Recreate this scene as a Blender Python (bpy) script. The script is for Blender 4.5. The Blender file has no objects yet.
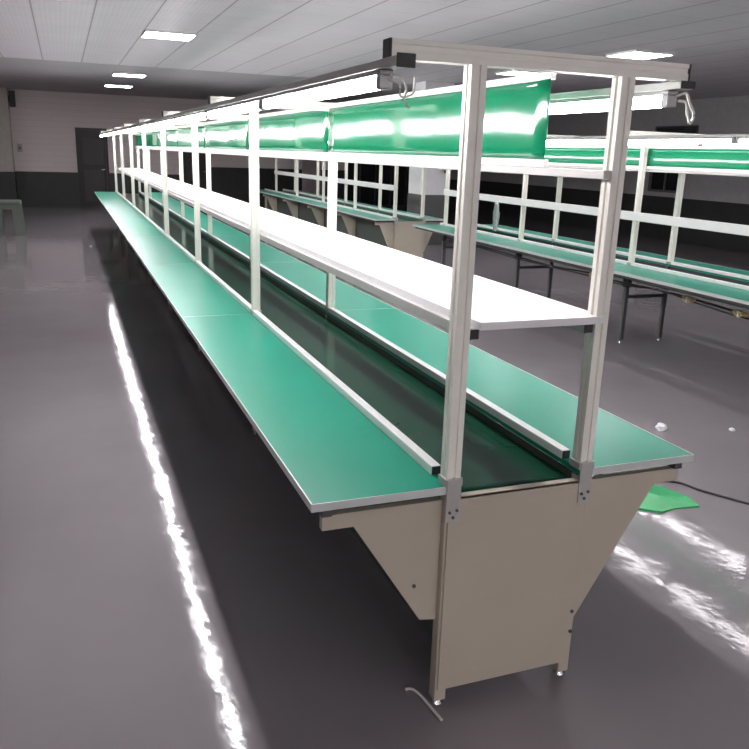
import bpy, bmesh, math, random
from mathutils import Vector, Matrix

random.seed(7)
S = bpy.context.scene
COL = S.collection

# ------------------------------------------------------------------ materials
def new_mat(name):
    m = bpy.data.materials.new(name)
    m.use_nodes = True
    nt = m.node_tree
    return m, nt, nt.nodes['Principled BSDF']

def plain(name, col, rough=0.5, metal=0.0, var=0.06, scale=9.0, bump=0.0, bscale=60.0, spec=0.5, rvar=0.0):
    m, nt, b = new_mat(name)
    tc = nt.nodes.new('ShaderNodeTexCoord')
    nz = nt.nodes.new('ShaderNodeTexNoise')
    nz.inputs['Scale'].default_value = scale
    nz.inputs['Detail'].default_value = 5
    nt.links.new(tc.outputs['Object'], nz.inputs['Vector'])
    cr = nt.nodes.new('ShaderNodeValToRGB')
    lo = [max(0, c * (1 - var)) for c in col]; hi = [min(1, c * (1 + var)) for c in col]
    cr.color_ramp.elements[0].position = 0.3; cr.color_ramp.elements[0].color = (*lo, 1)
    cr.color_ramp.elements[1].position = 0.7; cr.color_ramp.elements[1].color = (*hi, 1)
    nt.links.new(nz.outputs['Fac'], cr.inputs['Fac'])
    nt.links.new(cr.outputs['Color'], b.inputs['Base Color'])
    b.inputs['Roughness'].default_value = rough
    b.inputs['Metallic'].default_value = metal
    b.inputs['Specular IOR Level'].default_value = spec
    if rvar:
        mr = nt.nodes.new('ShaderNodeMapRange')
        mr.inputs['To Min'].default_value = max(0.02, rough - rvar)
        mr.inputs['To Max'].default_value = rough + rvar
        nt.links.new(nz.outputs['Fac'], mr.inputs['Value'])
        nt.links.new(mr.outputs['Result'], b.inputs['Roughness'])
    if bump:
        n2 = nt.nodes.new('ShaderNodeTexNoise')
        n2.inputs['Scale'].default_value = bscale
        n2.inputs['Detail'].default_value = 3
        nt.links.new(tc.outputs['Object'], n2.inputs['Vector'])
        bp = nt.nodes.new('ShaderNodeBump')
        bp.inputs['Strength'].default_value = 1.0
        bp.inputs['Distance'].default_value = bump
        nt.links.new(n2.outputs['Fac'], bp.inputs['Height'])
        nt.links.new(bp.outputs['Normal'], b.inputs['Normal'])
    return m

def emit(name, col, strength):
    m, nt, b = new_mat(name)
    b.inputs['Base Color'].default_value = (0.9, 0.9, 0.9, 1)
    b.inputs['Emission Color'].default_value = (*col, 1)
    b.inputs['Emission Strength'].default_value = strength
    return m

TUBE_L = 62.0
LAMP_L = 27.0
M = {}
M['alu'] = plain('aluminium_profile', (0.90, 0.885, 0.80), 0.45, 0.0, 0.03)
M['alu_grey'] = plain('aluminium_grey', (0.50, 0.49, 0.47), 0.45, 0.3, 0.03)
M['white_steel'] = plain('white_powder_coat', (0.80, 0.80, 0.78), 0.4, 0, 0.02)
M['beige'] = plain('beige_powder_coat', (0.50, 0.445, 0.36), 0.5, 0, 0.03, 4.0)
M['cap'] = plain('black_plastic', (0.02, 0.02, 0.02), 0.5)
M['green_mat'] = plain('green_rubber_mat', (0.006, 0.27, 0.175), 0.30, 0, 0.05, 3.0, 0.0006, 5.0, 0.5)
M['trim'] = plain('pale_edge_trim', (0.66, 0.70, 0.67), 0.35, 0.2, 0.03)
M['belt'] = plain('dark_green_belt', (0.011, 0.055, 0.034), 0.16, 0, 0.1, 2.0, 0.0008, 3.0, 0.10)
M['panel_green'] = plain('green_gloss_sheet', (0.006, 0.21, 0.095), 0.07, 0, 0.04, 2.0, 0.0012, 2.6, 0.4)
M['shelf'] = plain('white_laminate', (0.86, 0.85, 0.85), 0.35, 0, 0.01)
M['dark_steel'] = plain('dark_grey_steel', (0.09, 0.09, 0.09), 0.45, 0.2)
M['housing'] = plain('dark_green_grey_sheet', (0.05, 0.065, 0.055), 0.4)
M['lamp_body'] = plain('lamp_housing_grey', (0.35, 0.35, 0.35), 0.4, 0.3)
M['tube'] = emit('lit_tube', (1.0, 0.955, 0.985), TUBE_L)
M['tube_old'] = emit('lit_tube_dim', (1.0, 0.955, 0.985), 22.0)
M['diff'] = emit('lit_diffuser', (1.0, 0.95, 0.985), LAMP_L)
M['steel'] = plain('bright_steel', (0.6, 0.6, 0.6), 0.25, 1.0)
M['wire'] = plain('white_wire', (0.75, 0.73, 0.68), 0.5)
M['black_wire'] = plain('black_rubber', (0.015, 0.015, 0.015), 0.45)
M['tan'] = plain('tan_wire', (0.55, 0.38, 0.15), 0.5)
M['scrap'] = plain('white_plastic', (0.85, 0.85, 0.87), 0.4)
M['green_sheet'] = plain('green_plastic_sheet', (0.02, 0.42, 0.13), 0.3)
M['stool'] = plain('grey_green_plastic', (0.12, 0.14, 0.12), 0.5)
M['dark_door'] = plain('dark_brown_door', (0.018, 0.014, 0.013), 0.4, 0, 0.15)
M['door_grey'] = plain('dull_grey_door_panel', (0.035, 0.03, 0.03), 0.4, 0, 0.1)
M['dark_glass'] = plain('dark_glass', (0.008, 0.008, 0.008), 0.25)
M['wains'] = plain('dark_dado_paint', (0.026, 0.028, 0.027), 0.45, 0, 0.12, 3.0)
M['dado_grey'] = plain('grey_dado_paint', (0.10, 0.10, 0.10), 0.45, 0, 0.08, 3.0)
M['pillar'] = plain('white_pillar_paint', (0.72, 0.70, 0.71), 0.6, 0, 0.03)
M['pilaster'] = plain('beige_wall_paint', (0.45, 0.42, 0.38), 0.7, 0, 0.05)
M['wall_dim'] = plain('grey_wall_paint_and_shade', (0.36, 0.34, 0.35), 0.7, 0, 0.05)
M['ceiling_grey'] = plain('plain_grey_ceiling', (0.34, 0.315, 0.33), 0.7, 0, 0.06, 1.2)
M['pink'] = plain('pinkish_door', (0.42, 0.34, 0.36), 0.6)

def mat_bag():
    m, nt, b = new_mat('clear_plastic')
    b.inputs['Base Color'].default_value = (0.9, 0.93, 0.92, 1)
    b.inputs['Roughness'].default_value = 0.2
    b.inputs['Transmission Weight'].default_value = 0.75
    b.inputs['IOR'].default_value = 1.15
    return m
M['bag'] = mat_bag()

def mat_wall():
    m, nt, b = new_mat('painted_block_wall')
    tc = nt.nodes.new('ShaderNodeTexCoord')
    br = nt.nodes.new('ShaderNodeTexBrick')
    mp = nt.nodes.new('ShaderNodeMapping')
    mp.inputs['Rotation'].default_value = (math.radians(90), 0, 0)
    nt.links.new(tc.outputs['Object'], mp.inputs['Vector'])
    nt.links.new(mp.outputs['Vector'], br.inputs['Vector'])
    br.inputs['Scale'].default_value = 1.0
    br.inputs['Brick Width'].default_value = 2.4
    br.inputs['Row Height'].default_value = 0.15
    br.inputs['Mortar Size'].default_value = 0.012
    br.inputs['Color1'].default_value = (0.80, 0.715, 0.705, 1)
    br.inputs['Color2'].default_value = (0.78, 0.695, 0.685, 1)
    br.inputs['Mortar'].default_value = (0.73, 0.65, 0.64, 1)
    nt.links.new(br.outputs['Color'], b.inputs['Base Color'])
    b.inputs['Roughness'].default_value = 0.7
    return m
M['wall'] = mat_wall()

def mat_ceiling():
    m, nt, b = new_mat('metal_ceiling_tile')
    tc = nt.nodes.new('ShaderNodeTexCoord')
    sp = nt.nodes.new('ShaderNodeSeparateXYZ')
    nt.links.new(tc.outputs['Object'], sp.inputs['Vector'])
    def math_(op, a, bb=None, c=None):
        n = nt.nodes.new('ShaderNodeMath'); n.operation = op
        for i, v in enumerate((a, bb, c)):
            if v is None: continue
            if isinstance(v, (int, float)): n.inputs[i].default_value = v
            else: nt.links.new(v, n.inputs[i])
        return n.outputs[0]
    # seams every 0.6 m: strong ones along Y, faint ones across
    ux = math_('PINGPONG', math_('SUBTRACT', sp.outputs['X'], 0.01), 0.3)
    uy = math_('PINGPONG', math_('SUBTRACT', sp.outputs['Y'], 0.36), 0.3)
    lx = math_('LESS_THAN', ux, 0.009)
    ly = math_('LESS_THAN', uy, 0.006)
    # fine ribs pressed into the tiles
    rib = math_('SINE', math_('MULTIPLY', sp.outputs['Y'], 2 * math.pi / 0.05))
    rib2 = math_('SINE', math_('MULTIPLY', sp.outputs['X'], 2 * math.pi / 0.05))
    fine = math_('MULTIPLY', math_('ADD', rib, rib2), 0.018)
    nz = nt.nodes.new('ShaderNodeTexNoise'); nz.inputs['Scale'].default_value = 1.3
    nt.links.new(tc.outputs['Object'], nz.inputs['Vector'])
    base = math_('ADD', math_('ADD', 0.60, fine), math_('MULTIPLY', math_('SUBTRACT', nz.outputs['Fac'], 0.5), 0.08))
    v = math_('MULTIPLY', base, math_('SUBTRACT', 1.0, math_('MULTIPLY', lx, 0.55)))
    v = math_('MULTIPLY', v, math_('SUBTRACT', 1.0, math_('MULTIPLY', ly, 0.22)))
    cc = nt.nodes.new('ShaderNodeCombineColor')
    nt.links.new(v, cc.inputs[0])
    nt.links.new(math_('MULTIPLY', v, 0.93), cc.inputs[1])
    nt.links.new(math_('MULTIPLY', v, 0.99), cc.inputs[2])
    nt.links.new(cc.outputs[0], b.inputs['Base Color'])
    b.inputs['Roughness'].default_value = 0.55
    return m
M['ceiling'] = mat_ceiling()

def mat_floor():
    m, nt, b = new_mat('grey_epoxy_floor')
    tc = nt.nodes.new('ShaderNodeTexCoord')
    nz = nt.nodes.new('ShaderNodeTexNoise'); nz.inputs['Scale'].default_value = 0.8; nz.inputs['Detail'].default_value = 6
    nt.links.new(tc.outputs['Object'], nz.inputs['Vector'])
    cr = nt.nodes.new('ShaderNodeValToRGB')
    cr.color_ramp.elements[0].position = 0.3; cr.color_ramp.elements[0].color = (0.215, 0.196, 0.206, 1)
    cr.color_ramp.elements[1].position = 0.72; cr.color_ramp.elements[1].color = (0.26, 0.238, 0.25, 1)
    nt.links.new(nz.outputs['Fac'], cr.inputs['Fac'])
    nt.links.new(cr.outputs['Color'], b.inputs['Base Color'])
    n2 = nt.nodes.new('ShaderNodeTexNoise'); n2.inputs['Scale'].default_value = 7.0; n2.inputs['Detail'].default_value = 8
    n2.inputs['Roughness'].default_value = 0.6
    nt.links.new(tc.outputs['Object'], n2.inputs['Vector'])
    mr = nt.nodes.new('ShaderNodeMapRange')
    mr.inputs['To Min'].default_value = 0.02; mr.inputs['To Max'].default_value = 0.13
    nt.links.new(n2.outputs['Fac'], mr.inputs['Value'])
    nt.links.new(mr.outputs['Result'], b.inputs['Roughness'])
    # gentle trowel waves make the lamp reflections wander
    n3 = nt.nodes.new('ShaderNodeTexNoise'); n3.inputs['Scale'].default_value = 6.0; n3.inputs['Detail'].default_value = 4
    nt.links.new(tc.outputs['Object'], n3.inputs['Vector'])
    bp = nt.nodes.new('ShaderNodeBump'); bp.inputs['Strength'].default_value = 1.0; bp.inputs['Distance'].default_value = 0.0016
    nt.links.new(n3.outputs['Fac'], bp.inputs['Height'])
    nt.links.new(bp.outputs['Normal'], b.inputs['Normal'])
    b.inputs['Specular IOR Level'].default_value = 0.4
    return m
M['floor'] = mat_floor()

# ------------------------------------------------------------------ mesh helpers
class MB:
    def __init__(self): self.bm = bmesh.new()
    def box(self, x0, x1, y0, y1, z0, z1, bev=0.0):
        b = bmesh.new()
        bmesh.ops.create_cube(b, size=1.0)
        for v in b.verts:
            v.co = Vector((x0 + (v.co.x + .5) * (x1 - x0), y0 + (v.co.y + .5) * (y1 - y0), z0 + (v.co.z + .5) * (z1 - z0)))
        if bev > 0:
            bmesh.ops.bevel(b, geom=list(b.edges), offset=bev, segments=2, affect='EDGES', profile=0.5)
        self._add(b); return self
    def _add(self, b):
        bmesh.ops.recalc_face_normals(b, faces=list(b.faces))
        me = bpy.data.meshes.new('tmp'); b.to_mesh(me); b.free()
        self.bm.from_mesh(me); bpy.data.meshes.remove(me)
    def prism(self, poly, axis, a, c):
        """extrude 2-D polygon along axis between a and c; poly coords are the other two axes in x,y,z order"""
        b = bmesh.new()
        def p3(p, t):
            if axis == 'x': return (t, p[0], p[1])
            if axis == 'y': return (p[0], t, p[1])
            return (p[0], p[1], t)
        v0 = [b.verts.new(p3(p, a)) for p in poly]; v1 = [b.verts.new(p3(p, c)) for p in poly]
        b.faces.new(v0); b.faces.new(v1[::-1])
        n = len(poly)
        for i in range(n):
            b.faces.new((v0[i], v1[i], v1[(i + 1) % n], v0[(i + 1) % n]))
        self._add(b); return self
    def cyl(self, p0, p1, r, r2=None, seg=16):
        p0, p1 = Vector(p0), Vector(p1); d = p1 - p0
        b = bmesh.new()
        bmesh.ops.create_cone(b, cap_ends=True, segments=seg, radius1=r, radius2=r if r2 is None else r2, depth=d.length)
        rot = d.to_track_quat('Z', 'Y').to_matrix().to_4x4()
        bmesh.ops.transform(b, matrix=Matrix.Translation((p0 + p1) / 2) @ rot, verts=list(b.verts))
        self._add(b); return self
    def tube(self, pts, r, seg=8, sub=6):
        pts = [Vector(p) for p in pts]
        path = []
        for i in range(len(pts) - 1):
            p0 = pts[max(0, i - 1)]; p1 = pts[i]; p2 = pts[i + 1]; p3 = pts[min(len(pts) - 1, i + 2)]
            for k in range(sub):
                t = k / sub
                path.append(0.5 * ((2 * p1) + (p2 - p0) * t + (2 * p0 - 5 * p1 + 4 * p2 - p3) * t * t + (3 * p1 - p0 - 3 * p2 + p3) * t ** 3))
        path.append(pts[-1])
        b = bmesh.new(); rings = []
        up = Vector((0, 0, 1))
        for i, p in enumerate(path):
            d = (path[min(i + 1, len(path) - 1)] - path[max(i - 1, 0)]).normalized()
            n = d.cross(up)
            if n.length < 1e-3: n = d.cross(Vector((1, 0, 0)))
            n.normalize(); up2 = n.cross(d).normalized()
            rings.append([b.verts.new(p + r * (n * math.cos(2 * math.pi * k / seg) + up2 * math.sin(2 * math.pi * k / seg))) for k in range(seg)])
        for a, c in zip(rings, rings[1:]):
            for k in range(seg):
                b.faces.new((a[k], a[(k + 1) % seg], c[(k + 1) % seg], c[k]))
        b.faces.new(rings[0]); b.faces.new(rings[-1][::-1])
        self._add(b); return self
    def mesh(self, name, mat, smooth=False):
        me = bpy.data.meshes.new(name)
        self.bm.to_mesh(me); self.bm.free()
        me.materials.append(M[mat])
        if smooth:
            for p in me.polygons: p.use_smooth = True
        return me

def put(name, me, parent=None, loc=(0, 0, 0)):
    o = bpy.data.objects.new(name, me); COL.objects.link(o)
    if parent is not None: o.parent = parent
    o.location = loc
    return o
def thing(name, label, cat, loc, group=None, me=None, rz=0):
    o = bpy.data.objects.new(name, me); COL.objects.link(o)
    o.location = loc; o.rotation_euler = (0, 0, rz)
    o['label'] = label; o['category'] = cat
    if group: o['group'] = group
    return o
def struct(name, me, loc=(0, 0, 0), parent=None):
    o = put(name, me, parent, loc)
    if parent is None: o['kind'] = 'structure'
    return o

# ------------------------------------------------------------------ room shell
HC = 3.0
XL_, XR_, YF, YB = -7.0, 11.6, -7.5, 21.8
struct('floor', MB().box(XL_ - .2, XR_ + .2, YF - .2, YB + .3, -0.1, 0).mesh('floor', 'floor'))
YS = 13.1
struct('ceiling', MB().box(XL_ - .2, XR_ + .2, YF - .2, YS, HC, HC + .1).mesh('ceiling', 'ceiling'))
struct('ceiling_back', MB().box(XL_ - .2, XR_ + .2, YS, YB + .3, HC, HC + .1).mesh('ceiling_back', 'ceiling_grey'))  # back part of the ceiling, plain and darker than the tiles

DZ = 0.93
# back wall: pieces around the two doors and the dark glazed screen
wb = MB()
D1 = (-0.57, 0.13, 2.05); D2 = (2.23, 2.93, 2.12); W1 = (7.1, 9.7, 2.3)
segs = [(XL_, D1[0]), (D1[1], D2[0]), (D2[1], W1[0])]
for a, c in segs: wb.box(a, c, YB, YB + .2, 0, HC)
for d in (D1, D2, W1): wb.box(d[0], d[1], YB, YB + .2, d[2], HC)
struct('wall_back', wb.mesh('wall_back', 'wall'))
struct('wall_back_corner', MB().box(W1[1], XR_, YB, YB + .2, 0, HC).mesh('wall_back_corner', 'wall_dim'))  # no lamp reaches this corner: its darkness is put into the grey
tb = MB()
for a, c, h in ((XL_, D1[0] - .06, DZ), (D1[1] + .06, D2[0] - .06, DZ), (D2[1] + .06, W1[0], 1.16), (W1[1], XR_, .95)):
    tb.box(a, c, YB - .015, YB, 0, h)
struct('baseboard_back', tb.mesh('baseboard_back', 'wains'))
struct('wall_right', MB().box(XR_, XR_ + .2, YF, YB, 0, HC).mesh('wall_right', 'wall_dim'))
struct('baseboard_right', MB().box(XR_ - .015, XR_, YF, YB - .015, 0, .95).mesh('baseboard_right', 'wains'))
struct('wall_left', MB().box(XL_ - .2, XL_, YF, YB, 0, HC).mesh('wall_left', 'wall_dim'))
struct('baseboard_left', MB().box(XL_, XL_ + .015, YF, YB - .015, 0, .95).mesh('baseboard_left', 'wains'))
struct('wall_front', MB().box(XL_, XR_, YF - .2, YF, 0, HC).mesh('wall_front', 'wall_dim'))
struct('baseboard_front', MB().box(XL_ + .02, XR_ - .02, YF, YF + .015, 0, .95).mesh('baseboard_front', 'wains'))

def door(name, d, upper, lower):
    x0, x1, h = d
    r = struct(name, MB().box(x0 - .06, x0, YB - .03, YB + .2, 0, h + .06).box(x1, x1 + .06, YB - .03, YB + .2, 0, h + .06)
               .box(x0, x1, YB - .03, YB + .2, h, h + .06).mesh('door_frame', 'dark_door'))
    put('door_leaf', MB().box(x0, x1, YB + .06, YB + .1, 0, h).mesh('door_leaf', lower), r)
    put('door_panel', MB().box(x0 + .1, x1 - .08, YB + .045, YB + .06, 1.15, h - .22, .004).box(x0 + .1, x1 - .08, YB + .045, YB + .06, .15, 1.0, .004).mesh('door_panel', upper), r)
    put('door_handle', MB().cyl((x1 - .05, YB + .06, 1.02), (x1 - .05, YB + .02, 1.02), .012).box(x1 - .14, x1 - .04, YB + .01, YB + .025, 1.01, 1.035, .004).mesh('door_handle', 'steel'), r)
door('door_1', D1, 'door_grey', 'dark_door')
door('door_2', D2, 'dark_door', 'dark_door')
# glazed screen
r = struct('window_1', MB().box(W1[0], W1[1], YB + .08, YB + .1, 0, W1[2]).mesh('screen_glass', 'dark_glass'))
fr = MB()
for k in range(6):
    x = W1[0] + (W1[1] - W1[0]) * k / 5
    fr.box(x - .025, x + .025, YB + .04, YB + .1, 0, W1[2])
fr.box(W1[0], W1[1], YB + .04, YB + .1, .0, .12).box(W1[0], W1[1], YB + .04, YB + .1, W1[2] - .06, W1[2])
put('window_frame', fr.mesh('window_frame', 'door_grey'), r)
# pinkish door leaf in the back wall, beyond the middle line
r = struct('door_3', MB().box(5.72, 6.3, YB - .05, YB - .012, .02, 2.05, .004).mesh('door_leaf', 'pink'))
put('door_handle', MB().box(6.18, 6.28, YB - .08, YB - .05, 1.0, 1.03, .004).mesh('door_handle', 'steel'), r)
# pilaster on the left of the back wall and white pillar in the hall
struct('pilaster', MB().box(-3.4, -2.2, YB - .5, YB - .016, DZ, HC).mesh('pilaster', 'pilaster'))
struct('pilaster_dado', MB().box(-3.41, -2.19, YB - .51, YB - .016, 0, DZ).mesh('pilaster_dado', 'wains'))
struct('pillar', MB().box(5.35, 5.95, 12.2, 12.8, .95, HC, .01).mesh('pillar', 'pillar'))
struct('pillar_dado', MB().box(5.34, 5.96, 12.19, 12.81, 0, .95, .01).mesh('pillar_dado', 'dado_grey'))
# window with bars in the right wall and a dark vent above it
r = struct('window_2', MB().box(XR_ - .03, XR_ - .001, 12.25, 13.2, 1.1, 1.5).mesh('pane', 'dark_glass'))
put('window_frame', MB().box(XR_ - .06, XR_ - .01, 12.2, 12.27, 1.05, 1.55).box(XR_ - .06, XR_ - .01, 13.18, 13.25, 1.05, 1.55)
    .box(XR_ - .06, XR_ - .01, 12.27, 13.18, 1.05, 1.1).box(XR_ - .06, XR_ - .01, 12.27, 13.18, 1.5, 1.55)
    .box(XR_ - .06, XR_ - .01, 12.7, 12.74, 1.1, 1.5).mesh('window_frame', 'dado_grey'), r)
v = thing('wall_vent', 'dark rectangular vent high on the grey right wall above the far line', 'vent', (XR_, 12.6, 2.15))
put('vent_frame', MB().box(-.05, -.001, -.65, .65, 0, .03).box(-.05, -.001, -.65, .65, .29, .32).box(-.05, -.001, -.65, -.62, .03, .29).box(-.05, -.001, .62, .65, .03, .29).mesh('vent_frame', 'dark_steel'), v)
lv = MB()
for k in range(6): lv.prism([(-.045, .035 + k * .043), (-.01, .06 + k * .043), (-.008, .057 + k * .043), (-.043, .032 + k * .043)], 'y', -.62, .62)
put('vent_grille', lv.mesh('vent_grille', 'dark_steel'), v)
put('vent_back', MB().box(-.006, -.001, -.62, .62, .03, .29).mesh('vent_back', 'cap'), v)

v = thing('wall_box', 'small dark box with a pale ledge mounted on the white pillar', 'box', (5.84, 12.2, 1.42))
put('case', MB().box(-.11, .09, -.09, 0, .04, .17, .008).mesh('case', 'cap'), v)
put('ledge', MB().box(-.12, .1, -.11, 0, 0, .025, .004).mesh('ledge', 'white_steel'), v)
put('bracket', MB().box(-.02, .02, -.05, 0, -.06, .045, .004).mesh('bracket', 'dark_steel'), v)
v = thing('wall_switch', 'small dull switch box on the far wall beside the pilaster', 'switch', (-2.03, YB, 1.43))
put('switch_case', MB().box(-.06, .06, -.04, 0, 0, .2, .008).mesh('switch_case', 'pilaster'), v)
put('switch_button', MB().box(-.02, .02, -.05, -.04, .07, .13, .003).mesh('switch_button', 'dado_grey'), v)
v = thing('wall_speaker', 'dark narrow box high on the side of the beige pilaster', 'speaker', (-2.2, YB - .3, 2.55))
put('cabinet', MB().box(.03, .17, -.1, .1, 0, .4, .012).mesh('cabinet', 'dark_door'), v)
put('bracket', MB().box(0, .035, -.03, .03, .12, .28, .004).mesh('bracket', 'dark_steel'), v)

# ------------------------------------------------------------------ assembly lines
PW = .022                                   # half width of a post
def post_poly(h=PW, s=.005, d=.007):
    p = []
    for k in range(4):
        a = k * math.pi / 2; c, sn = round(math.cos(a)), round(math.sin(a))
        for (x, y) in ((h, -h), (h, -s), (h - d, -s), (h - d, s), (h, s)):
            p.append((c * x - sn * y, sn * x + c * y))
    return p
ZP0, ZP1 = .775, 1.90
ME = {}
ME['post'] = MB().prism(post_poly(), 'z', 0, ZP1 - ZP0).mesh('post', 'alu')
ME['foot_plate'] = MB().box(-.028, .028, -.027, .027, -.024, 0, .002).mesh('foot_plate', 'alu_grey')
ME['leg'] = MB().box(-.02, .02, -.02, .02, -.712, 0, .003).mesh('leg', 'beige')
ME['dark_leg'] = MB().box(-.018, .018, -.018, .018, -.70, 0, .003).mesh('leg', 'dark_steel')
ME['levelling_foot'] = MB().cyl((0, 0, 0), (0, 0, .012), .02, .014).cyl((0, 0, .01), (0, 0, .035), .006, seg=10).cyl((0, 0, .018), (0, 0, .025), .011, seg=6).mesh('levelling_foot', 'steel')
ME['leg_clamp'] = MB().box(-.03, .03, -.03, .03, -.04, .04, .004).mesh('leg_clamp', 'cap')

def h_beam(x0, x1, ztop, zbot, d=.0225):
    """crossbeam of slotted profile lying along X"""
    zc = (ztop + zbot) / 2
    p = [(-d, zbot), (d, zbot), (d, zc - .005), (d - .006, zc - .005), (d - .006, zc + .005), (d, zc + .005), (d, ztop), (-d, ztop),
         (-d, zc + .012), (-d + .004, zc + .010), (-d + .004, zc - .002), (-d, zc - .004)]
    return MB().prism(p, 'x', x0, x1)

def build_line(o):
    X0, W, ys = o['X0'], o['W'], o['ys']
    n0, n1 = o['ends']                      # table ends along Y
    ov = o['over']
    bx, by = X0 + W / 2, n0
    root = thing('assembly_line', o['label'], 'assembly line', (bx, by, 0))
    L = lambda x, y, z=0: (x - bx, y - by, z)
    def part(name, mb, mat, parent=root, smooth=False):
        return put(name, mb.mesh(name, mat, smooth), parent)
    def B(mb, x0, x1, y0, y1, z0, z1, bev=0.0): return mb.box(x0 - bx, x1 - bx, y0 - by, y1 - by, z0, z1, bev)
    xl, xr = X0, X0 + W
    # posts, foot plates, crossbeams, legs, wings
    for i, y in enumerate(ys):
        for x in (xl, xr):
            p = put('post', ME['post'], root, L(x, y, ZP0))
            put('foot_plate', ME['foot_plate'], p, (0, 0, 0))
            lg = put('leg', ME['leg' if o['closed'] else 'dark_leg'], root, L(x, y + (.0 if i == 0 else .02), .728))
            if o['closed']: put('levelling_foot', ME['levelling_foot'], lg, (0, 0, -.728))
            else:
                put('leg_clamp', ME['leg_clamp'], lg, (0, 0, -.15))
                put('levelling_foot', ME['levelling_foot'], lg, (0, 0, -.728))
        if not o['closed']:
            part('leg_crossbar', B(MB(), xl + .018, xr - .018, y + .005, y + .035, .43, .46, .003), 'dark_steel')
        if i == 0: cb0 = h_beam(-W / 2 - .24, W / 2 + .20, 1.945, ZP1).mesh('crossbeam', 'alu')
        cb = put('crossbeam', cb0, root, L(bx, y))
        if i == 0:
            cl = MB().box(-W / 2 - .247, -W / 2 - .24, -.0235, .0235, ZP1 - .001, 1.946, .002).mesh('end_cap', 'cap')
            cr = MB().box(W / 2 + .20, W / 2 + .207, -.0235, .0235, ZP1 - .001, 1.946, .002).mesh('end_cap', 'cap')
        put('end_cap', cl, cb); put('end_cap', cr, cb)
        if o['closed']:
            for sgn, x in ((-1, xl), (1, xr)):
                poly = [(0, .70), (sgn * ov * .87, .70), (sgn * ov * .87, .655), (sgn * ov * .65, .655), (sgn * .055, .31), (sgn * .0, .30)]
                if sgn > 0: poly[4:] = [(.012, .20), (-.03, .19)]
                poly = [(x + sgn * .021 - bx + px, pz) for px, pz in poly]
                nw = y - by + (.001 if i == 0 else -.012)
                w = part('wing_panel', MB().prism(poly, 'y', nw, nw + .024), 'beige')
                if i == 0:
                    for (px, pz) in ([(-.10, .43)] if sgn < 0 else []):
                        put('bolt', MB().cyl((x - bx + px, nw + .002, pz), (x - bx + px, nw - .004, pz), .006, seg=10).mesh('bolt', 'dark_steel'), w)
    # longitudinal light rails under the crossbeams
    for x in (xl - .236, xr + .19):
        yn = ys[0] - (.10 if x < bx else .035)
        lr = part('light_rail', B(MB(), x - .022, x + .022, yn, ys[-1] + .1, 1.878, 1.8995, .002), 'alu_grey')
        put('end_cap', B(MB(), x - .024, x + .024, yn - .006, yn, 1.8785 if x > bx else 1.872, 1.899 if x > bx else 1.904, .002).mesh('end_cap', 'cap'), lr)
        put('end_cap', B(MB(), x - .024, x + .024, ys[-1] + .1, ys[-1] + .106, 1.8785, 1.9, .002).mesh('end_cap', 'cap'), lr)
    # conveyor or open channel between the tables
    if o['closed']:
        r_ = .03; a, c = n0 + .045, n1 - .045
        prof = []
        for k in range(9):
            t = math.pi / 2 + math.pi * k / 8
            prof.append((a + r_ - by + r_ * math.cos(t), .675 + r_ * math.sin(t)))
        for k in range(9):
            t = -math.pi / 2 + math.pi * k / 8
            prof.append((c - r_ - by + r_ * math.cos(t), .675 + r_ * math.sin(t)))
        part('conveyor_belt', MB().prism(prof, 'x', xl + .021 - bx, xr - .021 - bx), 'belt')
        for x in (xl + .0165, xr - .0195):
            part('channel_side', B(MB(), x, x + .003, n0 + .01, n1 - .01, .64, .7305), 'housing')
        part('belt_housing', B(MB(), xl + .03, xr - .03, n0 + .06, n1 - .06, .14, .64, .004), 'housing')
        for y0, s in ((n0 - .0, -1), (n1, 1)):
            ya, yb = (y0 - .004, y0) if s < 0 else (y0, y0 + .004)
            ep = MB()
            poly = [(xl - .012, .06), (xl - .012, .715), (xr + .012, .715), (xr + .012, .06)]
            ep.prism([(p[0] - bx, p[1]) for p in poly], 'y', ya - by, yb - by)
            B(ep, xl + .022, xr - .022, ya, ya + .024 if s < 0 else yb, .709, .717)
            e = part('end_panel', ep, 'beige')
            if s < 0:
                for x, z in ((xr + .004, .25), (xr + .006, .175)):
                    put('bolt', MB().cyl((x - bx, ya - by, z), (x - bx, ya - by - .005, z), .006, seg=10).mesh('bolt', 'dark_steel'), e)
                for x in (xl, xr):
                    bk = MB(); B(bk, x - .023, x + .023, ya - .004, ya, .64, .775, .0015)
                    br = part('post_bracket', bk, 'alu_grey')
                    for dx, z in ((-.012, .672), (.012, .676), (0, .655)):
                        put('bolt', MB().cyl((x + dx - bx, ya - by - .004, z), (x + dx - bx, ya - by - .008, z), .0045, seg=10).mesh('bolt', 'dark_steel'), br)
    else:
        part('channel_tray', B(MB(), xl + .022, xr - .022, n0 + .01, n1 - .01, .60, .62, .004), 'housing')
    # table boards, rails, shelf, display panels, one per bay
    cuts = [n0] + list(ys[1:-1]) + [n1]
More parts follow.
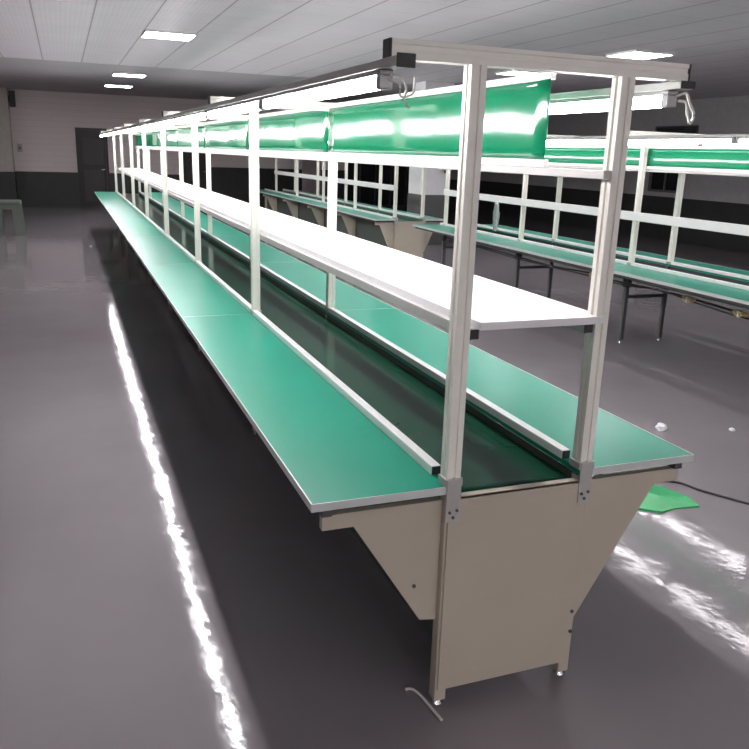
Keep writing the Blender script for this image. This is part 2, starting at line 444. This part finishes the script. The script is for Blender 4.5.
    for i in range(len(cuts) - 1):
        a, c = cuts[i], cuts[i + 1] - .0015
        ya = ys[i]; yc = ys[i + 1]
        for sgn, x in ((-1, xl), (1, xr)):
            e0 = x - sgn * .018; e1 = x + sgn * ov
            t = part('table_board', B(MB(), min(e0, e1), max(e0, e1), a + .003, c, .731, .75, .0015), 'green_mat')
            et = MB(); B(et, min(e1, e1 + sgn * .004), max(e1, e1 + sgn * .004), a, c, .727, .7512)
            if i == 0: B(et, min(e0, e1), max(e0, e1), a, a + .003, .727, .7508)
            if i < len(cuts) - 2: B(et, min(e0, e1), max(e0, e1), c, c + .004, .735, .7508)
            put('edge_trim', et.mesh('edge_trim', 'trim'), t)
            # lipped rail between table and conveyor
            s0 = a + .095 if i == 0 else ya + .034
            x0_, x1_ = (x - .028, x + .004) if sgn < 0 else (x - .03, x + .024)
            if sgn > 0: x0_, x1_ = x - .026, x + .028
            rl = part('side_rail', B(MB(), x0_, min(x1_, x0_ + .032) if sgn < 0 else x0_ + .032, s0, yc - .034 if i < len(cuts) - 2 else c - .04, .7503, .78, .003), 'white_steel')
            if i == 0:
                xa = x0_; xb = x0_ + .032
                put('end_cap', B(MB(), xa + .002, xb - .002, s0 - .003, s0, .752, .778, .001).mesh('end_cap', 'cap'), rl)
        if o['closed'] and o.get('shelf'):
            q = [(xl + .047, ya - (.03 if i == 0 else 0)), (xr + .002, ya - (.03 if i == 0 else 0))]
            pl = []
            y0 = ya - .034 if i == 0 else ya + .001
            yE = yc + .034 if i == len(cuts) - 2 else yc - .001
            pl = [(xl + .047, y0)]
            if i == 0: pl += [(xr + .003, y0), (xr + .003, ya - .024), (xr - .024, ya - .024), (xr - .024, ya + .024), (xr + .003, ya + .024)]
            else: pl += [(xr - .024, y0), (xr - .024, ya + .024), (xr + .003, ya + .024)]
            pl += [(xr + .003, yc - .024), (xr - .024, yc - .024), (xr - .024, yE), (xl + .047, yE)]
            part('shelf_board', MB().prism([(px - bx, py - by) for px, py in pl], 'z', 1.2155, 1.237), 'shelf')
        # display panel hung along the right-hand posts
        p0 = ya + (.30 if i == 0 else .012); p1 = yc - .012
        xp = o.get('panel_x', xr - PW - .012)
        pz0, pz1 = o.get('panel_z', (1.675, 1.915))
        bmp = bmesh.new()
        ny, nz = 26, 6
        grid = {}
        for side in (0, 1):
            for j in range(ny + 1):
                for k in range(nz + 1):
                    y = p0 + (p1 - p0) * j / ny; z = pz0 + (pz1 - pz0) * k / nz
                    bow = .0025 * math.sin(y * 5.1 + i) + .003 * math.sin(3.14 * k / nz)
                    if i == 0 and o.get('curl'): bow -= .012 * max(0, 1 - (y - p0) / .30) ** 2
                    grid[side, j, k] = bmp.verts.new((xp + bow + side * .003 - bx, y - by, z))
        for j in range(ny):
            for k in range(nz):
                bmp.faces.new((grid[0, j, k], grid[0, j, k + 1], grid[0, j + 1, k + 1], grid[0, j + 1, k]))
                bmp.faces.new((grid[1, j, k], grid[1, j + 1, k], grid[1, j + 1, k + 1], grid[1, j, k + 1]))
        for j in range(ny):
            for k in (0, nz):
                bmp.faces.new((grid[0, j, k], grid[0, j + 1, k], grid[1, j + 1, k], grid[1, j, k]))
        for k in range(nz):
            for j in (0, ny):
                bmp.faces.new((grid[0, j, k], grid[1, j, k], grid[1, j, k + 1], grid[0, j, k + 1]))
        mb = MB(); mb._add(bmp)
        dp = part('display_panel', mb, 'panel_green', smooth=False)
        for pp in dp.data.polygons: pp.use_smooth = True
        put('panel_strip', B(MB(), xp - .006, xp + .011, p0, p1, pz0 - .023, pz0 + .001, .002).mesh('panel_strip', 'white_steel'), dp)
        put('panel_strip', B(MB(), xp - .006, xp + .011, p0, p1, pz1 - .001, pz1 + .022, .002).mesh('panel_strip', 'white_steel'), dp)
    xp = o.get('panel_x', xr - PW - .012)
    part('panel_rail', B(MB(), xp - .014, xp + .0115, ys[0] - .02, ys[-1] + .02, pz0 - .048, pz0 - .0235, .002), 'alu_grey')
    if o.get('shelf'):
        for x in (xl + .039, xr - .039):
            sr = part('shelf_rail', B(MB(), x - .015, x + .015, ys[0] - .012, ys[-1] + .012, 1.185, 1.215, .002), 'alu_grey')
            put('end_cap', B(MB(), x - .0145, x + .0145, ys[0] - .016, ys[0] - .012, 1.186, 1.214, .001).mesh('end_cap', 'cap'), sr)
    else:
        part('middle_rail', B(MB(), xl - PW - .022, xl - PW - .0005, ys[0] - .02, ys[-1] + .02, 1.16, 1.238, .003), 'white_steel')
    # square tubes carrying the outer edges of the table boards
    for sgn, x in ((-1, xl), (1, xr)):
        xo = x + sgn * (ov - .045)
        ft = part('table_frame', B(MB(), xo - .015, xo + .015, n0 + .012, n1 - .012, .7005, .7305, .002), 'dark_steel')
    return root

MAIN = dict(X0=0.0, W=.459, ys=[0.022, 2.597, 4.753, 6.908, 9.064, 11.219, 13.375, 15.53], ends=(0.0, 15.65), over=.4256, closed=True, shelf=True, curl=True,
            label='long front assembly line with green tables, white upper shelf and beige end panel')
# table boards reach .922 on the right: overhang measured from the right post
NEAR = dict(X0=3.9, W=.459, ys=[0.2, 2.15, 4.13, 6.1, 8.1], ends=(0.08, 8.25), over=.4256, closed=False, panel_x=3.937, panel_z=(1.645, 1.80),
            label='green-topped assembly line on thin dark legs, at the right without a shelf')
FAR = dict(X0=3.58, W=.45, ys=[9.17, 10.95, 12.75, 14.6, 16.4], ends=(9.1, 17.5), over=.33, closed=True,
           label='shorter assembly line with beige end panel, behind the front line and before the pillar')
for o in (MAIN, NEAR, FAR): build_line(o)

# ------------------------------------------------------------------ tube lights
TL = 1.31
ME['t_housing'] = MB().box(-.018, .018, .0, TL - .02, .0, .012, .002).mesh('housing', 'lamp_body')
ME['t_tube'] = MB().cyl((0, .028, -.017), (0, TL - .048, -.017), .0165, seg=20).mesh('tube', 'tube', True)
ME['t_tube_old'] = MB().cyl((0, .028, -.017), (0, TL - .048, -.017), .0165, seg=20).mesh('tube', 'tube_old', True)
ME['t_cap'] = MB().box(-.018, .018, 0, .028, -.035, .001, .004).mesh('lamp_holder', 'lamp_body')
ORD = ['first', 'second', 'third', 'fourth', 'fifth', 'sixth', 'seventh', 'eighth', 'ninth', 'tenth', 'eleventh', 'twelfth', 'thirteenth']
tubes = {}
def tube_row(x, y0, y1, rowname, group, key):
    n = int((y1 - y0) / TL + .3)
    for i in range(n):
        lab = f'{ORD[i]} lit tube from the near end, {rowname}'
        t = thing('tube_light', lab, 'light', (x, y0 + i * TL, 1.8655), group)
        put('housing', ME['t_housing'], t); put('tube', ME['t_tube' if key[0] == 'm' else 't_tube_old'], t)
        put('lamp_holder', ME['t_cap'], t, (0, 0, 0)); put('lamp_holder', ME['t_cap'], t, (0, TL - .048, 0))
        tubes[key, i] = t
tube_row(-.236, .04, 15.6, "hanging over the front line's aisle side", 'tube lights over the aisle side of the front line', 'ml')
tube_row(.459 + .19, .04, 15.6, "behind the front line's green panels", 'tube lights behind the panels of the front line', 'mr')
tube_row(3.9 - .236, .22, 8.2, "before the dark-legged line's green panels", 'tube lights before the panels of the dark-legged line', 'nl')
tube_row(3.9 + .459 + .19, .22, 8.2, "behind the dark-legged line's green panels", 'tube lights behind the panels of the dark-legged line', 'nr')
tube_row(3.58 - .236, 9.2, 16.5, "before the shorter far line's green panels", 'tube lights before the panels of the pillar-side line', 'fl')
tube_row(3.58 + .45 + .19, 9.2, 16.5, "behind the shorter far line's green panels", 'tube lights behind the panels of the pillar-side line', 'fr')
wl = MB()
wl.tube([(.01, -.0, .0), (.035, -.01, -.005), (.05, -.012, -.03), (.045, -.01, -.06), (.06, -.01, -.075)], .003)
wl.tube([(.005, 0, -.01), (.03, -.012, -.02), (.035, -.012, -.05), (.07, -.006, -.04), (.075, -.004, .0)], .003)
put('lead_wire', wl.mesh('lead_wire', 'wire', True), tubes['ml', 0])
wl = MB()
wl.tube([(.01, 0, -.005), (.035, -.012, .005), (.05, -.014, -.02), (.07, -.015, -.05), (.062, -.015, -.075), (.048, -.014, -.05), (.04, -.012, -.02), (.02, 0, -.015)], .004)
put('lead_wire', wl.mesh('lead_wire', 'wire', True), tubes['mr', 0])

# ------------------------------------------------------------------ ceiling lamps
ME['lamp_frame'] = MB().box(-.3, .3, -.3, -.285, -.025, 0).box(-.3, .3, .285, .3, -.025, 0).box(-.3, -.285, -.285, .285, -.025, 0).box(.285, .3, -.285, .285, -.025, 0).mesh('lamp_frame', 'white_steel')
ME['diffuser'] = MB().box(-.285, .285, -.285, .285, -.022, -.002).mesh('diffuser', 'diff')
lamps = [((.31, 8.7), 'largest lit square ceiling lamp above the front line'),
         ((.31, 14.9), 'middle one of three lit ceiling lamps in a row above the front line'),
         ((.31, 18.1), 'smallest, lowest lit ceiling lamp, near the dark far door'),
         ((5.92, 6.92), 'lit square ceiling lamp above the right end of the crossbeam'),
         ((5.92, 9.8), 'lit ceiling lamp glimpsed under the crossbeam, above the green panel end'),
         ((.31, 2.5), 'added out-of-frame ceiling lamp over the near end of the front line'),  # unseen lamp, added to help light the near end
         ((-5.3, 11.8), 'added out-of-frame ceiling lamp by the left wall, nearest of three'),  # three unseen lamps on this side, added to light the far floor
         ((-5.3, 14.9), 'added out-of-frame ceiling lamp by the left wall, middle of three'),
         ((-5.3, 18.0), 'added out-of-frame ceiling lamp by the left wall, farthest of three')]
for (x, y), lab in lamps:
    t = thing('ceiling_lamp', lab, 'ceiling lamp', (x, y, HC), 'square ceiling lamps')
    put('lamp_frame', ME['lamp_frame'], t); put('diffuser', ME['diffuser'], t)

# unseen twin tube pendants, added behind the camera to light the near end
for k in range(8):
    t = thing('added_pendant', 'added twin tube pendant hanging unseen in the row behind the camera', 'light', (-4.6 + 1.5 * k, -5.6, 2.3), 'added tube pendants behind the camera')
    put('housing', MB().box(-.62, .62, -.09, .09, .03, .06, .004).mesh('housing', 'white_steel'), t)
    for yy in (-.05, .05):
        put('tube', MB().cyl((-.58, yy, 0), (.58, yy, 0), .0165, seg=16).mesh('tube', 'tube', True), t)
        for xx in (-.6, .6): put('lamp_holder', MB().box(xx - .02, xx + .02, yy - .02, yy + .02, -.02, .032, .004).mesh('lamp_holder', 'lamp_body'), t)
    for xx in (-.45, .45): put('rod', MB().cyl((xx, 0, .06), (xx, 0, .7), .006, seg=8).mesh('rod', 'steel'), t)

# ------------------------------------------------------------------ loose things
w = MB().tube([(-.075, .10, .005), (-.058, .085, .012), (-.042, .05, .008), (-.034, -.0, .005), (-.026, -.07, .005)], .0045)
thing('white_wire', 'short bent white wire on the floor by the near left leg', 'wire', (0, 0, 0), None, w.mesh('white_wire', 'wire', True))
w = MB().tube([(1.45, 1.7, .006), (1.75, 1.35, .006), (2.0, 1.22, .006), (2.06, 1.08, .006), (2.17, .88, .006), (2.3, .6, .006), (2.35, .1, .006)], .006)
thing('black_cable', 'black cable lying on the floor past the right table corner', 'cable', (0, 0, 0), None, w.mesh('black_cable', 'black_wire', True))
# creased green plastic sheet
b = bmesh.new()
outline = [(1.58, 1.0), (1.60, 1.22), (1.74, 1.30), (1.88, 1.20), (1.92, 1.02), (1.90, .93), (1.76, .95), (1.66, .93)]
cx = sum(p[0] for p in outline) / len(outline); cy = sum(p[1] for p in outline) / len(outline)
top = [b.verts.new((x, y, .006 + .010 * random.random())) for x, y in outline]
bot = [b.verts.new((x, y, .0)) for x, y in outline]
ct = b.verts.new((cx, cy, .022)); cb_ = b.verts.new((cx, cy, 0))
for k in range(len(outline)):
    k2 = (k + 1) % len(outline)
    b.faces.new((top[k], top[k2], ct)); b.faces.new((bot[k2], bot[k], cb_)); b.faces.new((top[k], bot[k], bot[k2], top[k2]))
mb = MB(); mb._add(b)
thing('green_sheet', 'scrap of bright green sheet on the floor under the right table', 'sheet', (0, 0, 0), None, mb.mesh('green_sheet', 'green_sheet'))

def crumple(r, h, seed):
    rnd = random.Random(seed)
    b = bmesh.new()
    bmesh.ops.create_icosphere(b, subdivisions=2, radius=r)
    for v in b.verts:
        v.co *= rnd.uniform(.75, 1.15)
        v.co.z = max(0, (v.co.z + r * .6) * h / (1.6 * r))
    mb = MB(); mb._add(b); return mb
thing('plastic_scrap', 'white scrap on the floor beyond the right table edge', 'scrap', (2.53, 1.96, 0), None, crumple(.04, .045, 1).mesh('plastic_scrap', 'scrap'))
thing('plastic_scrap', 'tiny white scrap on the floor near the right picture edge', 'scrap', (2.98, 1.81, 0), None, crumple(.022, .02, 2).mesh('plastic_scrap', 'scrap'))
thing('plastic_scrap', 'tiny white fleck standing in for a floor reflection at the far left', 'scrap', (-.65, 12.4, 0), None, crumple(.025, .03, 3).mesh('plastic_scrap', 'scrap'))  # small white lump in place of a bright reflection on the floor

# tall plastic stool far down the aisle
st = thing('plastic_stool', 'grey green plastic stool far down the aisle by the dark dado at left', 'stool', (-2.02, 14.6, 0))
put('seat', MB().box(-.24, .24, -.22, .22, .56, .63, .025).mesh('seat', 'stool'), st)
for sx in (-1, 1):
    for sy in (-1, 1):
        lg = MB().prism([(sx * .29, 0), (sx * .10, 0), (sx * .08, .565), (sx * .235, .565)], 'y', sy * .2 - .03, sy * .2 + .03)
        put('leg', lg.mesh('leg', 'stool'), st)
put('apron', MB().box(-.2, .2, -.2, .2, .47, .562, .004).mesh('apron', 'stool'), st)

# cable bundle slung under the dark-legged line, with tied tan coils
xc = 3.835
pts = [(xc, 7.9, .58), (xc, 7.0, .60), (xc, 6.1, .585), (xc, 5.3, .575), (xc, 4.7, .60), (xc, 4.13, .585), (xc, 3.6, .60), (xc, 3.1, .59), (xc, 2.6, .575), (xc, 2.15, .585), (xc, 1.2, .56)]
cbn = thing('cable_bundle', 'black cable bundle slung along the dark legs under the green table', 'cable', (xc, 1.2, .5))
sh = lambda ps, dx, dz: [(p[0] - xc + dx, p[1] - 1.2, p[2] - .5 + dz) for p in ps]
put('cable', MB().tube(sh(pts, 0, 0), .010).mesh('cable', 'black_wire', True), cbn)
put('cable', MB().tube(sh([(p[0], p[1], p[2] - .03 * abs(math.sin(p[1] * 1.7))) for p in pts], -.018, .004), .007).mesh('cable', 'black_wire', True), cbn)
for (y, z, lab) in ((2.66, .585, 'tan wire coil hanging under the green table, nearest to the right edge'),
                    (3.22, .60, 'tan wire coil under the green table, just right of the dark leg frame'),
                    (4.52, .60, 'tan wire coil under the green table, left of the dark leg frame')):
    cc = MB()
    for k in range(4):
        ps = []
        rr = .028 + .007 * k
        for j in range(9):
            a = 2 * math.pi * j / 8
            ps.append((-.035 + .007 * k, rr * 1.6 * math.cos(a + k), rr * .45 * math.sin(a + k) + .004 * k))
        cc.tube(ps, .004, 6, 4)
    t = thing('wire_coil', lab, 'wire', (xc - .03, y, z - .012), 'tan wire coils under the dark-legged line')
    put('coil', cc.mesh('coil', 'tan', True), t)
    put('tie', MB().box(-.042, -.006, -.008, .008, -.02, .025, .003).mesh('tie', 'wire'), t)

# clear plastic bag hanging from the middle rail
b = bmesh.new(); rings = []
rnd = random.Random(5)
for k in range(11):
    t = k / 10; z = -.34 * t
    wd = .012 + .05 * math.sin(math.pi * min(1, t * 1.05)) ** .8 + (.01 if k % 2 else 0)
    rings.append([b.verts.new((.018 * math.cos(a) * (1 + .5 * rnd.random()), wd * math.sin(a) * rnd.uniform(.8, 1.15), z)) for a in [2 * math.pi * j / 10 for j in range(10)]])
for a_, c_ in zip(rings, rings[1:]):
    for j in range(10): b.faces.new((a_[j], a_[(j + 1) % 10], c_[(j + 1) % 10], c_[j]))
b.faces.new(rings[0]); b.faces.new(rings[-1][::-1])
mb = MB(); mb._add(b)
t = thing('plastic_bag', 'clear plastic bag hanging from the white middle rail, before dark wall', 'bag', (3.79, 6.52, 1.165))
put('bag', mb.mesh('bag', 'bag', True), t)
put('bag_knot', MB().box(-.012, .012, -.02, .02, -.02, .012, .006).mesh('bag_knot', 'scrap'), t)

# ------------------------------------------------------------------ camera, world, view
f, cx, cy, cz, yaw, pitch, roll = 787.42, -0.9987, -1.8896, 1.6761, -0.3736, -0.2731, 0.0325
fw = Vector((-math.sin(yaw) * math.cos(pitch), math.cos(yaw) * math.cos(pitch), math.sin(pitch)))
rt = Vector((math.cos(yaw), math.sin(yaw), 0)); up = rt.cross(fw)
r2 = rt * math.cos(roll) + up * math.sin(roll); u2 = up * math.cos(roll) - rt * math.sin(roll)
cam = bpy.data.cameras.new('camera'); co = bpy.data.objects.new('camera', cam); COL.objects.link(co)
cam.sensor_fit = 'HORIZONTAL'; cam.sensor_width = 36; cam.lens = 36 * f / 749
cam.clip_start = .05
mt = Matrix((r2, u2, -fw)).transposed().to_4x4(); mt.translation = (cx, cy, cz)
co.matrix_world = mt
S.camera = co

wd = bpy.data.worlds.new('hall'); S.world = wd; wd.use_nodes = True
wd.node_tree.nodes['Background'].inputs[0].default_value = (.8, .8, .85, 1)
wd.node_tree.nodes['Background'].inputs[1].default_value = 0.02

vs = S.view_settings
vs.view_transform = 'Standard'; vs.look = 'None'; vs.gamma = 1; vs.use_curve_mapping = False
vs.exposure = 0.25
S.cycles.use_denoising = True
S.cycles.max_bounces = 10
S.cycles.diffuse_bounces = 6
S.cycles.sample_clamp_indirect = 8.0
